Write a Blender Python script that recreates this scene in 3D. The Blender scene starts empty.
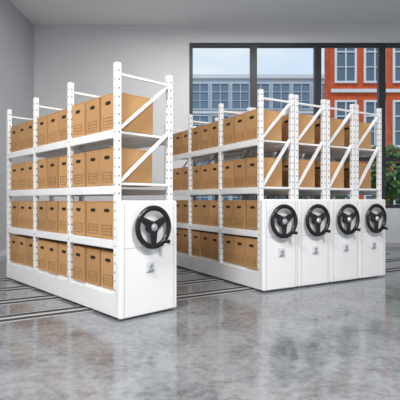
import bpy, bmesh, math, random
from mathutils import Vector, Matrix
random.seed(4)
S = bpy.context.scene
C = S.collection
try:
    S.view_settings.view_transform = 'Standard'
except Exception: pass

# ---------------------------------------------------------------- materials
def newmat(name):
    m = bpy.data.materials.new(name); m.use_nodes = True
    return m, m.node_tree, m.node_tree.nodes['Principled BSDF']
def simple(name, col, rough=.5, metal=0, noise=0.0, scale=8, spec=.5):
    m, nt, b = newmat(name)
    b.inputs['Roughness'].default_value = rough; b.inputs['Metallic'].default_value = metal
    b.inputs['Specular IOR Level'].default_value = spec
    if noise:
        tc = nt.nodes.new('ShaderNodeTexCoord'); n = nt.nodes.new('ShaderNodeTexNoise'); n.inputs['Scale'].default_value = scale
        n.inputs['Detail'].default_value = 5
        r = nt.nodes.new('ShaderNodeValToRGB')
        r.color_ramp.elements[0].position = .3; r.color_ramp.elements[1].position = .7
        r.color_ramp.elements[0].color = (*[c*(1-noise) for c in col], 1)
        r.color_ramp.elements[1].color = (*[min(1, c*(1+noise)) for c in col], 1)
        nt.links.new(tc.outputs['Object'], n.inputs['Vector']); nt.links.new(n.outputs['Fac'], r.inputs['Fac'])
        nt.links.new(r.outputs['Color'], b.inputs['Base Color'])
    else:
        b.inputs['Base Color'].default_value = (*col, 1)
    return m
M = {}
M['white'] = simple('white_powder_coat', (.85, .855, .86), .3, 0, .015, 4)
M['panel'] = simple('white_panel', (.87, .875, .88), .25, 0, .01, 3)
M['panel_line'] = simple('panel_seam_grey', (.38, .39, .41), .5)
M['black'] = simple('black_plastic', (.010, .010, .012), .22)
M['hub'] = simple('silver_hub', (.62, .63, .65), .25, .7)
M['chrome'] = simple('brushed_metal', (.50, .51, .53), .35, .6)
M['plate'] = simple('pale_grey_plate', (.68, .69, .71), .35)
M['dark'] = simple('dark_rubber', (.03, .03, .03), .6)
M['rail'] = simple('grey_steel_bed', (.34, .345, .35), .45, 0, .05, 20, .3)
M['groove'] = simple('dark_groove', (.04, .04, .043), .7, 0, 0, 8, .08)
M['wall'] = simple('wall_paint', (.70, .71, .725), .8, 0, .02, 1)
M['wall_dark'] = simple('shaded_wall_and_baseboard', (.49, .50, .52), .8, 0, .03, 1)  # darker grey holds the left wall's shade; also colours the back baseboard
M['ceil'] = simple('ceiling_paint', (.85, .855, .86), .9, 0, .01, 1)
M['frame'] = simple('anthracite_frame', (.03, .033, .04), .4)
M['hole'] = simple('box_hole_dark', (.018, .009, .004), .9)
M['print'] = simple('box_print_brown', (.24, .115, .042), .8)
M['brick'] = simple('red_brick', (.54, .095, .033), .85, 0, .22, 3, .2)
M['paleb'] = simple('pale_concrete', (.62, .64, .66), .8, 0, .05, 1, .2)
M['bluewall'] = simple('blue_grey_facade', (.46, .52, .575), .6, 0, .05, 1, .3)
M['bglass'] = simple('building_glass', (.09, .135, .18), .12)
M['bglass_pale'] = simple('bluish_building_glass', (.13, .195, .27), .15)
M['pave'] = simple('paving', (.30, .31, .32), .8, 0, .1, 2)
M['leaf'] = simple('green_leaves', (.065, .145, .032), .6, 0, .5, 2.5)
M['bark'] = simple('bark', (.10, .065, .04), .9, 0, .2, 9)

def kraft():
    m, nt, b = newmat('kraft_cardboard')
    b.inputs['Roughness'].default_value = .85
    b.inputs['Specular IOR Level'].default_value = .2
    tc = nt.nodes.new('ShaderNodeTexCoord'); n = nt.nodes.new('ShaderNodeTexNoise'); n.inputs['Scale'].default_value = 30
    n.inputs['Detail'].default_value = 6
    oi = nt.nodes.new('ShaderNodeObjectInfo')
    r = nt.nodes.new('ShaderNodeValToRGB')
    r.color_ramp.elements[0].color = (.46, .258, .112, 1); r.color_ramp.elements[1].color = (.555, .318, .145, 1)
    hsv = nt.nodes.new('ShaderNodeHueSaturation')
    mr = nt.nodes.new('ShaderNodeMapRange'); mr.inputs['To Min'].default_value = .86; mr.inputs['To Max'].default_value = 1.08
    nt.links.new(tc.outputs['Object'], n.inputs['Vector']); nt.links.new(n.outputs['Fac'], r.inputs['Fac'])
    nt.links.new(r.outputs['Color'], hsv.inputs['Color']); nt.links.new(oi.outputs['Random'], mr.inputs['Value'])
    nt.links.new(mr.outputs['Result'], hsv.inputs['Value']); nt.links.new(hsv.outputs['Color'], b.inputs['Base Color'])
    return m
M['kraft'] = kraft()

def post_mat():                       # white upright with a row of punched slots down its faces
    m, nt, b = newmat('perforated_white_steel')
    b.inputs['Roughness'].default_value = .35
    L = nt.links.new
    tc = nt.nodes.new('ShaderNodeTexCoord'); sp = nt.nodes.new('ShaderNodeSeparateXYZ')
    L(tc.outputs['Object'], sp.inputs[0])
    def mt(op, a, bb=None):
        n = nt.nodes.new('ShaderNodeMath'); n.operation = op
        for i, v in enumerate((a, bb)):
            if v is None: continue
            if isinstance(v, (int, float)): n.inputs[i].default_value = v
            else: L(v, n.inputs[i])
        return n.outputs[0]
    u = mt('MINIMUM', mt('ABSOLUTE', sp.outputs[0]), mt('ABSOLUTE', sp.outputs[1]))
    p = .08
    w = mt('MULTIPLY', mt('SUBTRACT', mt('FRACT', mt('DIVIDE', sp.outputs[2], p)), .5), p*.8)
    d = mt('SQRT', mt('ADD', mt('MULTIPLY', u, u), mt('MULTIPLY', w, w)))
    f = mt('LESS_THAN', d, .0082)
    mx = nt.nodes.new('ShaderNodeMix'); mx.data_type = 'RGBA'
    L(f, mx.inputs[0]); mx.inputs[6].default_value = (.86, .865, .87, 1); mx.inputs[7].default_value = (.11, .11, .13, 1)
    L(mx.outputs[2], b.inputs['Base Color'])
    return m
M['post'] = post_mat()

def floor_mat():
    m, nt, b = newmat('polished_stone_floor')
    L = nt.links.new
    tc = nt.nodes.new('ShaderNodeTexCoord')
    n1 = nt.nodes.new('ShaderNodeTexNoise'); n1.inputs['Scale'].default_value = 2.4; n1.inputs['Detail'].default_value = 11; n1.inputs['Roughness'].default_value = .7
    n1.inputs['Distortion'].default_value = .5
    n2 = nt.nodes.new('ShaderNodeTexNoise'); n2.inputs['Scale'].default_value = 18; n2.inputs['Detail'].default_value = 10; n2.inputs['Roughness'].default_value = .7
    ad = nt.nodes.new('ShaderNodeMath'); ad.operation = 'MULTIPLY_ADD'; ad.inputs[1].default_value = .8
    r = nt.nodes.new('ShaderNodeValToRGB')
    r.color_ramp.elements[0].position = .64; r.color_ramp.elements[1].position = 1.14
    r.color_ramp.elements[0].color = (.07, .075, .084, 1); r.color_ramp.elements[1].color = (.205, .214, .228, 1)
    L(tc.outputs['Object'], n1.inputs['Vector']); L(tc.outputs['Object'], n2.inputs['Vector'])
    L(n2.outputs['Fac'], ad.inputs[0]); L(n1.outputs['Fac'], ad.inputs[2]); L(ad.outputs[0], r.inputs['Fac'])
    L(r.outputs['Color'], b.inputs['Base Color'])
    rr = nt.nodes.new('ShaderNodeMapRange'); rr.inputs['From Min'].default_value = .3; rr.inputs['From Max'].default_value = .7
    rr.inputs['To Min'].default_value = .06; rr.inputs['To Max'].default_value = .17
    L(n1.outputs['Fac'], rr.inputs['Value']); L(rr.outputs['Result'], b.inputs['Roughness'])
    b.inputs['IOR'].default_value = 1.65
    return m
M['floor'] = floor_mat()

def pane_mat():
    m = bpy.data.materials.new('window_glass'); m.use_nodes = True; nt = m.node_tree; nt.nodes.clear()
    o = nt.nodes.new('ShaderNodeOutputMaterial'); t = nt.nodes.new('ShaderNodeBsdfTransparent')
    t.inputs['Color'].default_value = (.96, .985, 1, 1)
    nt.links.new(t.outputs[0], o.inputs[0])
    return m
M['pane'] = pane_mat()

# ---------------------------------------------------------------- mesh helpers
def bx(bm, x0, x1, y0, y1, z0, z1):
    mat = Matrix.Translation(((x0+x1)/2, (y0+y1)/2, (z0+z1)/2)) @ Matrix.Diagonal((abs(x1-x0), abs(y1-y0), abs(z1-z0), 1))
    return bmesh.ops.create_cube(bm, size=1, matrix=mat)['verts']
def bar(bm, p, q, a, b):
    p, q = Vector(p), Vector(q); d = q-p
    rot = d.to_track_quat('Z', 'Y').to_matrix().to_4x4()
    bmesh.ops.create_cube(bm, size=1, matrix=Matrix.Translation((p+q)/2) @ rot @ Matrix.Diagonal((a, b, d.length, 1)))
def cyl(bm, p, q, r1, r2=None, seg=24):
    p, q = Vector(p), Vector(q); d = q-p
    rot = d.to_track_quat('Z', 'Y').to_matrix().to_4x4()
    bmesh.ops.create_cone(bm, cap_ends=True, segments=seg, radius1=r1, radius2=r1 if r2 is None else r2, depth=d.length,
                          matrix=Matrix.Translation((p+q)/2) @ rot)
def bevel(bm, w, seg=2):
    bmesh.ops.bevel(bm, geom=[e for e in bm.edges], offset=w, segments=seg, affect='EDGES', clamp_overlap=True)
def obj(name, bm, mat, parent=None, loc=None, smooth=False):
    me = bpy.data.meshes.new(name); bmesh.ops.recalc_face_normals(bm, faces=bm.faces[:]); bm.to_mesh(me); bm.free()
    me.materials.append(mat)
    if smooth:
        for p in me.polygons: p.use_smooth = True
    o = bpy.data.objects.new(name, me); C.objects.link(o)
    if parent: o.parent = parent
    if loc: o.location = loc
    return o
def boxobj(name, dims, mat, parent=None, loc=None, bev=0):
    bm = bmesh.new(); bx(bm, *dims)
    if bev: bevel(bm, bev)
    return obj(name, bm, mat, parent, loc)
def thing(name, label, cat, loc=(0, 0, 0), rz=0, group=None):
    o = bpy.data.objects.new(name, None); C.objects.link(o)
    o.empty_display_size = .1
    o.location = loc; o.rotation_euler = (0, 0, rz); o['label'] = label; o['category'] = cat
    if group: o['group'] = group
    return o
def struct(o):
    o['kind'] = 'structure'; return o
def dup(root, loc, rz, label, group):
    r = root.copy(); C.objects.link(r); r.location = loc; r.rotation_euler = (0, 0, rz); r['label'] = label; r['group'] = group
    for ch in list(root.children):
        c = ch.copy(); C.objects.link(c); c.parent = r
        for g in ch.children:
            d = g.copy(); C.objects.link(d); d.parent = c
    return r

# ---------------------------------------------------------------- setting
BY = 10.0
CEIL = 5.15
LWX = -3.86
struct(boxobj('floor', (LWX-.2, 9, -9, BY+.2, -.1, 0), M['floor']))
struct(boxobj('ceiling', (LWX-.2, 9, -8, BY+.2, CEIL, CEIL+.15), M['ceil']))
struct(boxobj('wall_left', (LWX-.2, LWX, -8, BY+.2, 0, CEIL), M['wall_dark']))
struct(boxobj('wall_right_sky_block', (8.8, 9, -8, BY, 0, CEIL), M['wall']))  # unseen wall, added to keep sky light out of the room
WX0, SILL, HEAD = -.25, .9, 4.75
NW, WW = 5, 1.5
WX1 = WX0 + NW*WW
bm = bmesh.new()
bx(bm, LWX, WX0, BY, BY+.2, 0, CEIL)
bx(bm, WX0, 9, BY, BY+.2, 0, SILL)
bx(bm, WX0, 9, BY, BY+.2, HEAD, CEIL)
bx(bm, WX1, 9, BY, BY+.2, SILL, HEAD)
struct(obj('wall_back', bm, M['wall']))
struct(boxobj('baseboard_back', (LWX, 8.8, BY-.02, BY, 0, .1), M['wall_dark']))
struct(boxobj('baseboard_left', (LWX, LWX+.02, -8, BY-.02, 0, .1), M['wall']))
for i in range(NW):
    x0, x1 = WX0+i*WW, WX0+(i+1)*WW
    bm = bmesh.new(); t = .08
    bx(bm, x0, x0+t, BY+.02, BY+.14, SILL, HEAD); bx(bm, x1-t, x1, BY+.02, BY+.14, SILL, HEAD)
    bx(bm, x0+t, x1-t, BY+.02, BY+.14, SILL, SILL+t); bx(bm, x0+t, x1-t, BY+.02, BY+.14, HEAD-t, HEAD)
    w = struct(obj('window_%d' % (i+1), bm, M['frame']))
    boxobj('transom', (x0+t, x1-t, BY+.03, BY+.13, 2.0, 2.09), M['frame'], w)
    boxobj('pane', (x0+t, x1-t, BY+.075, BY+.085, 2.09, HEAD-t), M['pane'], w)
    boxobj('pane', (x0+t, x1-t, BY+.075, BY+.085, SILL+t, 2.0), M['pane'], w)
struct(boxobj('ground', (-60, 90, BY+.2, 120, -.3, -.12), M['pave']))

# ---------------------------------------------------------------- buildings outside
def building(label, x0, x1, y, h, mat, cols, rows, ww, wh, zb, fmat, gmat, depth, fr=.09):
    b = thing('office_building', label, 'building', ((x0+x1)/2, y, -.12))
    hw = (x1-x0)/2
    boxobj('wall', (-hw, hw, 0, depth, 0, h), mat, b)
    boxobj('roof_edge', (-hw-.1, hw+.1, -.15, depth+.1, h, h+.3), M['paleb'], b)
    dx = 2*hw/cols; dz = (h-zb)/rows
    for r in range(1, rows):
        boxobj('floor_band', (-hw, hw, -.12, .02, zb+dz*r-.22, zb+dz*r-.04), M['paleb'], b)
    for r in range(rows):
        for c in range(cols):
            cx = -hw+dx*(c+.5); cz = zb+dz*(r+.45)
            bm = bmesh.new(); a, q = ww/2, wh/2
            bx(bm, cx-a-fr, cx-a, -.1, .02, cz-q-fr, cz+q+fr); bx(bm, cx+a, cx+a+fr, -.1, .02, cz-q-fr, cz+q+fr)
            bx(bm, cx-a, cx+a, -.1, .02, cz+q, cz+q+fr); bx(bm, cx-a, cx+a, -.1, .02, cz-q-fr, cz-q)
            bx(bm, cx-.03, cx+.03, -.1, .02, cz-q, cz+q)
            bx(bm, cx-a, cx+a, -.09, .02, cz+q*.35-.03, cz+q*.35+.03)
            bx(bm, cx-a, cx+a, -.08, .02, cz-q*.35-.02, cz-q*.35+.02)
            f = obj('window', bm, fmat, b)
            boxobj('pane', (cx-a, cx+a, -.03, -.005, cz-q, cz+q), gmat, f)
    return b
building('orange red brick office block with tall pale-framed windows beyond the glazing', 7.0, 19.4, 23, 10.6, M['brick'], 8, 3, .95, 2.3, .3, M['paleb'], M['bglass'], 1.2, .11)
building('blue grey glassy office block outside, left of the red brick one', -4, 10.4, 34, 10.8, M['bluewall'], 9, 4, 1.3, 1.95, .6, M['bluewall'], M['bglass_pale'], 4)

def tree(label, x, y, h, r):
    T = thing('leafy_tree', label, 'tree', (x, y, -.12), 0, 'trees beyond the glazing')
    bm = bmesh.new(); cyl(bm, (0, 0, 0), (.05, 0, h*.6), .09, .05, 10); obj('trunk', bm, M['bark'], T)
    bm = bmesh.new()
    for k in range(1300):
        v = Vector((random.gauss(0, 1), random.gauss(0, 1), random.gauss(0, 1))).normalized()
        lump = 1+.18*math.sin(v.x*5+x)*math.cos(v.z*6+y)
        p = v*(r*lump*random.uniform(.55, 1.0)); p.z = p.z*1.15+h*.62
        s = random.uniform(.09, .17)
        a = Vector((random.uniform(-1, 1), random.uniform(-1, 1), random.uniform(-1, 1))).normalized(); b = a.orthogonal().normalized()
        bm.faces.new([bm.verts.new(p+a*s), bm.verts.new(p+b*s*.5), bm.verts.new(p-a*s), bm.verts.new(p-b*s*.5)])
    obj('foliage', bm, M['leaf'], T)
tree('leafy green tree outside, at the right edge behind the handwheels', 7.1, 16.0, 3.5, 1.05)
tree('leafy green tree outside, in front of the brick block', 5.9, 19.2, 3.7, 1.1)
tree('leafy green tree outside, where the brick and the blue grey blocks meet', 3.75, 16.0, 3.2, 1.05)
tree('small leafy green tree outside, in front of the blue grey block', 2.6, 19.2, 3.3, 1.05)

# ---------------------------------------------------------------- racks
LEVL, PHL, PNL = [.25, .715, 1.215, 1.73], 2.345, 1.085
LEVR, PHR, PNR = [.25, .715, 1.24, 1.82], 2.41, 1.10
PW = .054
def make_rack(label, W, bay, nb, loc, rz, LEV, PH, PANEL_H, group=None):
    R = thing('mobile_shelving_rack', label, 'shelving rack', loc, rz, group)
    y0 = .09; L = y0 + bay*nb + .04
    # carriage
    bm = bmesh.new(); bx(bm, .005, W-.005, .065, L, .02, LEV[0]-.02); bevel(bm, .006)
    base = obj('base', bm, M['white'], R)
    for yy in (.35, L/2, L-.35):
        for xx in (.1, W-.1):
            bm = bmesh.new(); cyl(bm, (xx-.015, yy, .034), (xx+.015, yy, .034), .026); obj('roller', bm, M['dark'], base)
    # uprights and frames
    zt = LEV[3]
    for i in range(nb+1):
        y = y0+bay*i
        for x in (.03, W-.03):
            bm = bmesh.new(); bx(bm, -PW/2, PW/2, -PW/2, PW/2, 0, PH-LEV[0]+.02); bevel(bm, .004)
            obj('upright', bm, M['post'], R, (x, y, LEV[0]-.02))
        for (za, zb, th) in ((PH-.10, PH-.10, .026), (1.24, 1.24, .026), (1.26, zt+.02, .044), (zt+.02, PH-.12, .044)):
            bm = bmesh.new(); bar(bm, (.03+PW/2, y, za), (W-.03-PW/2, y, zb), th, .022); obj('brace', bm, M['white'], R)
    # shelves
    for li, z in enumerate(LEV):
        for i in range(nb):
            ya, yb = y0+bay*i+PW/2, y0+bay*(i+1)-PW/2
            boxobj('shelf', (.05, W-.05, ya, yb, z-.022, z), M['white'], R)
            if li:
                for x in (0, W-.04):
                    bm = bmesh.new(); bx(bm, x, x+.04, ya, yb, z-.074, z+.006); bevel(bm, .005); obj('beam', bm, M['white'], R)
    # end panel
    bm = bmesh.new(); bx(bm, 0, W, 0, .06, .015, PANEL_H); bevel(bm, .012, 3)
    P = obj('end_panel', bm, M['panel'], R)
    bm = bmesh.new()
    for x in (.045, W-.045): bx(bm, x-.002, x+.002, -.0015, .002, .03, PANEL_H-.02)
    bx(bm, .047, W-.047, -.0015, .002, .648, .652)
    obj('seam', bm, M['panel_line'], P)
    # handwheel
    cx, cz, wy, RR = W/2, .835, -.055, .180
    bm = bmesh.new(); ns, nt_ = 48, 12; rings = []
    for a in range(ns):
        A = 2*math.pi*a/ns; ring = []
        for b in range(nt_):
            B = 2*math.pi*b/nt_; rr = RR + .026*math.cos(B)
            ring.append(bm.verts.new((rr*math.cos(A), .022*math.sin(B), rr*math.sin(A))))
        rings.append(ring)
    for a in range(ns):
        for b in range(nt_):
            bm.faces.new((rings[a][b], rings[(a+1) % ns][b], rings[(a+1) % ns][(b+1) % nt_], rings[a][(b+1) % nt_]))
    Wh = obj('handwheel', bm, M['black'], R, (cx, wy, cz), True)
    bm = bmesh.new(); cyl(bm, (0, .055, 0), (0, -.010, 0), .06, .054); obj('hub', bm, M['black'], Wh)
    bm = bmesh.new(); cyl(bm, (0, -.010, 0), (0, -.016, 0), .036, .034); cyl(bm, (0, -.016, 0), (0, -.026, 0), .022, .016); obj('hub_cap', bm, M['hub'], Wh)
    for k in range(3):
        A = math.radians(90+120*k+180)
        dx, dz = math.cos(A), math.sin(A)
        bm = bmesh.new()
        # flat spoke that narrows towards the rim
        o1, o2 = .042, .022
        pts = [(dx*.03-dz*o1, dz*.03+dx*o1), (dx*.03+dz*o1, dz*.03-dx*o1), (dx*RR+dz*o2, dz*RR-dx*o2), (dx*RR-dz*o2, dz*RR+dx*o2)]
        f = [bm.verts.new((x, -.008, z)) for x, z in pts]; g = [bm.verts.new((x, .008, z)) for x, z in pts]
        bm.faces.new(f); bm.faces.new(g[::-1])
        for q in range(4): bm.faces.new((f[q], f[(q+1) % 4], g[(q+1) % 4], g[q]))
        obj('spoke', bm, M['black'], Wh)
    A = math.radians(-50)
    bm = bmesh.new(); cyl(bm, (RR*math.cos(A), -.01, RR*math.sin(A)), (RR*math.cos(A), -.08, RR*math.sin(A)), .015, .021); obj('knob', bm, M['black'], Wh)
    # lock plate
    bm = bmesh.new(); bx(bm, cx-.05, cx+.05, -.012, .001, .41, .51); bevel(bm, .004)
    LP = obj('lock_plate', bm, M['plate'], R)
    bm = bmesh.new(); cyl(bm, (cx, -.01, .475), (cx, -.03, .475), .017); obj('lock', bm, M['chrome'], LP)
    boxobj('latch', (cx-.028, cx+.028, -.024, -.011, .424, .440), M['chrome'], LP)
    return R

F = 430.0
TH_L = math.atan2(.6811, .7322)
LX, LY, LW, LBAY = -.715, 3.842, .666, .925
make_rack('lone white mobile rack standing apart at left, with its long open side showing', LW, LBAY, 3, (LX, LY, 0), TH_L, LEVL, PHL, PNL)
TH_R = math.atan2(.4974, .8675)
RX, RY, RW, STEP, RBAY = .742, 5.045, .545, .553, .875
names = ['leftmost white rack of the four pushed together, its long open side showing',
         'second white rack from left among the four pushed together',
         'third white rack from left among the four pushed together',
         'rightmost white rack of the four pushed together, nearest the right edge']
cosr, sinr = math.cos(TH_R), math.sin(TH_R)
def rpos(k): return (RX+cosr*STEP*k, RY+sinr*STEP*k, 0)
r0 = make_rack(names[0], RW, RBAY, 3, rpos(0), TH_R, LEVR, PHR, PNR, 'four racks pushed together')
for k in range(1, 4):
    dup(r0, rpos(k), TH_R, names[k], 'four racks pushed together')

# ---------------------------------------------------------------- file boxes
def make_box(w, d, h):
    B = thing('file_box', 'x', 'box')
    bm = bmesh.new(); bx(bm, 0, d, -w/2, w/2, 0, h-.004); bevel(bm, .004)
    obj('body', bm, M['kraft'], B)
    bm = bmesh.new(); bx(bm, -.002, d+.002, -w/2-.002, w/2+.002, h-.014, h); bevel(bm, .003)
    obj('lid', bm, M['kraft'], B)
    hz = h*.76
    bm = bmesh.new()
    vs = []
    for k in range(28):
        A = 2*math.pi*k/28
        vs.append(((.030 if math.cos(A) > 0 else -.030) + .016*math.cos(A), hz+.016*math.sin(A)))
    a = [bm.verts.new((-.003, y, z)) for y, z in vs]; b = [bm.verts.new((.003, y, z)) for y, z in vs]
    bm.faces.new(a); bm.faces.new(b[::-1])
    for k in range(28): bm.faces.new((a[k], a[(k+1) % 28], b[(k+1) % 28], b[k]))
    obj('hand_hole', bm, M['hole'], B)
    bm = bmesh.new(); pw = w*.32; t = .003
    for z in (.04, .07, .10, .13):
        bx(bm, -.0025, .001, -pw, pw, z-t/2, z+t/2)
    for s in (-pw, pw): bx(bm, -.0025, .001, s-t/2, s+t/2, .04, .13)
    obj('printed_form', bm, M['print'], B)
    return B
BWL, BWR = .268, .250
protoL = make_box(BWL, .43, .355)
protoR = make_box(BWR, .37, .365)
used = {'L': False, 'R': False}
shelfn = ['bottom', 'third', 'second', 'top']
bayn = ['near', 'middle', 'far']
posn = ['first', 'second', 'third']
def place(kind, rackloc, th, bay, w, bi, li, pi, rackname, group):
    pr = protoL if kind == 'L' else protoR
    LEV = LEVL if kind == 'L' else LEVR
    span = bay-PW; gap = (span-3*w)/4
    y = .09+bay*bi+PW/2+gap*(pi+1)+w*(pi+.5)
    x = .022+random.uniform(0, .018)
    c, s = math.cos(th), math.sin(th)
    loc = (rackloc[0]+c*x-s*y, rackloc[1]+s*x+c*y, LEV[li]+(.0065 if li else .001))
    lab = 'brown file box, %s from the handwheel, %s bay, %s shelf, %s' % (posn[pi], bayn[bi], shelfn[li], rackname)
    rz = th+random.uniform(-.008, .008)
    if not used[kind]:
        used[kind] = True; pr.location = loc; pr.rotation_euler = (0, 0, rz); pr['label'] = lab; pr['group'] = group
    else:
        dup(pr, loc, rz, lab, group)
for bi in range(3):
    for li in range(4):
        for pi in range(3):
            place('L', (LX, LY), TH_L, LBAY, BWL, bi, li, pi, 'lone left rack', 'file boxes on the lone rack')
            place('R', rpos(0), TH_R, RBAY, BWR, bi, li, pi, 'leftmost of four racks', 'file boxes on the four racks')
rn = ['', 'second of four racks', 'third of four racks', 'rightmost rack']
for k in (1, 2, 3):
    for li in (2, 3):
        for pi in range(3):
            place('R', rpos(k), TH_R, RBAY, BWR, 0, li, pi, rn[k], 'file boxes on the four racks')

# ---------------------------------------------------------------- floor rails
for n, (t, lab) in enumerate(((.30, 'steel floor rail nearest the end panels'), (1.0, 'second steel floor rail from the end panels'),
                              (1.7, 'third steel floor rail from the end panels'), (2.4, 'steel floor rail farthest from the end panels'))):
    o = thing('floor_rail', lab, 'rail', (RX-sinr*t, RY+cosr*t, 0), TH_R, 'floor rails')
    a, b = -3.2, 4.5
    boxobj('track_bed', (a, b, -.13, .13, 0, .004), M['rail'], o)
    for s in (-.072, .072):
        boxobj('groove', (a, b, s-.034, s+.034, .004, .006), M['groove'], o)

# ---------------------------------------------------------------- light, world, camera
W = bpy.data.worlds.new('sky'); S.world = W; W.use_nodes = True
nt = W.node_tree; bg = nt.nodes['Background']
tc = nt.nodes.new('ShaderNodeTexCoord'); sp = nt.nodes.new('ShaderNodeSeparateXYZ'); r = nt.nodes.new('ShaderNodeValToRGB')
nz = nt.nodes.new('ShaderNodeTexNoise'); nz.inputs['Scale'].default_value = 3.5; nz.inputs['Detail'].default_value = 7
mpz = nt.nodes.new('ShaderNodeMapping'); mpz.inputs['Scale'].default_value = (1, 1, 3)
cr = nt.nodes.new('ShaderNodeValToRGB'); cr.color_ramp.elements[0].position = .42; cr.color_ramp.elements[1].position = .68
mx = nt.nodes.new('ShaderNodeMix'); mx.data_type = 'RGBA'
r.color_ramp.elements[0].position = .1; r.color_ramp.elements[0].color = (.84, .92, 1, 1)
r.color_ramp.elements[1].position = .8; r.color_ramp.elements[1].color = (.45, .68, .97, 1)
nt.links.new(tc.outputs['Generated'], sp.inputs[0]); nt.links.new(sp.outputs[2], r.inputs[0])
nt.links.new(tc.outputs['Generated'], mpz.inputs[0]); nt.links.new(mpz.outputs[0], nz.inputs['Vector']); nt.links.new(nz.outputs['Fac'], cr.inputs[0])
nt.links.new(cr.outputs[0], mx.inputs[0]); nt.links.new(r.outputs[0], mx.inputs[6]); mx.inputs[7].default_value = (1, 1, 1, 1)
nt.links.new(mx.outputs[2], bg.inputs[0])
bg.inputs[1].default_value = .95
sun = bpy.data.lights.new('sun', 'SUN'); sun.energy = 1.9; sun.angle = .03; so = bpy.data.objects.new('sun', sun); C.objects.link(so)
so.rotation_euler = Vector((.35, .60, -1.0)).to_track_quat('-Z', 'Y').to_euler()
def area(name, loc, size, e, rot=(0, 0, 0)):
    l = bpy.data.lights.new(name, 'AREA'); l.shape = 'RECTANGLE'; l.size, l.size_y = size; l.energy = e; l.color = (1, .985, .96)
    o = bpy.data.objects.new(name, l); C.objects.link(o); o.location = loc; o.rotation_euler = rot
area('added_overhead_fill', (-2.0, .9, 5.0), (1.2, 1.2), 400)  # added fill under the ceiling, no fitting there; brightens racks and end panels
area('added_overhead_fill', (2.6, .7, 5.0), (1.2, 1.2), 400)  # same added fill on the right side
area('added_overhead_fill', (.5, 7.8, 5.0), (4, 1.0), 120)  # added fill at the far end, washes the back wall
cam = bpy.data.cameras.new('camera'); co = bpy.data.objects.new('camera', cam); C.objects.link(co)
cam.sensor_width = 36; cam.lens = F/400*36
co.location = (0, 0, 1.09); co.rotation_euler = (math.pi/2, 0, 0)
S.camera = co
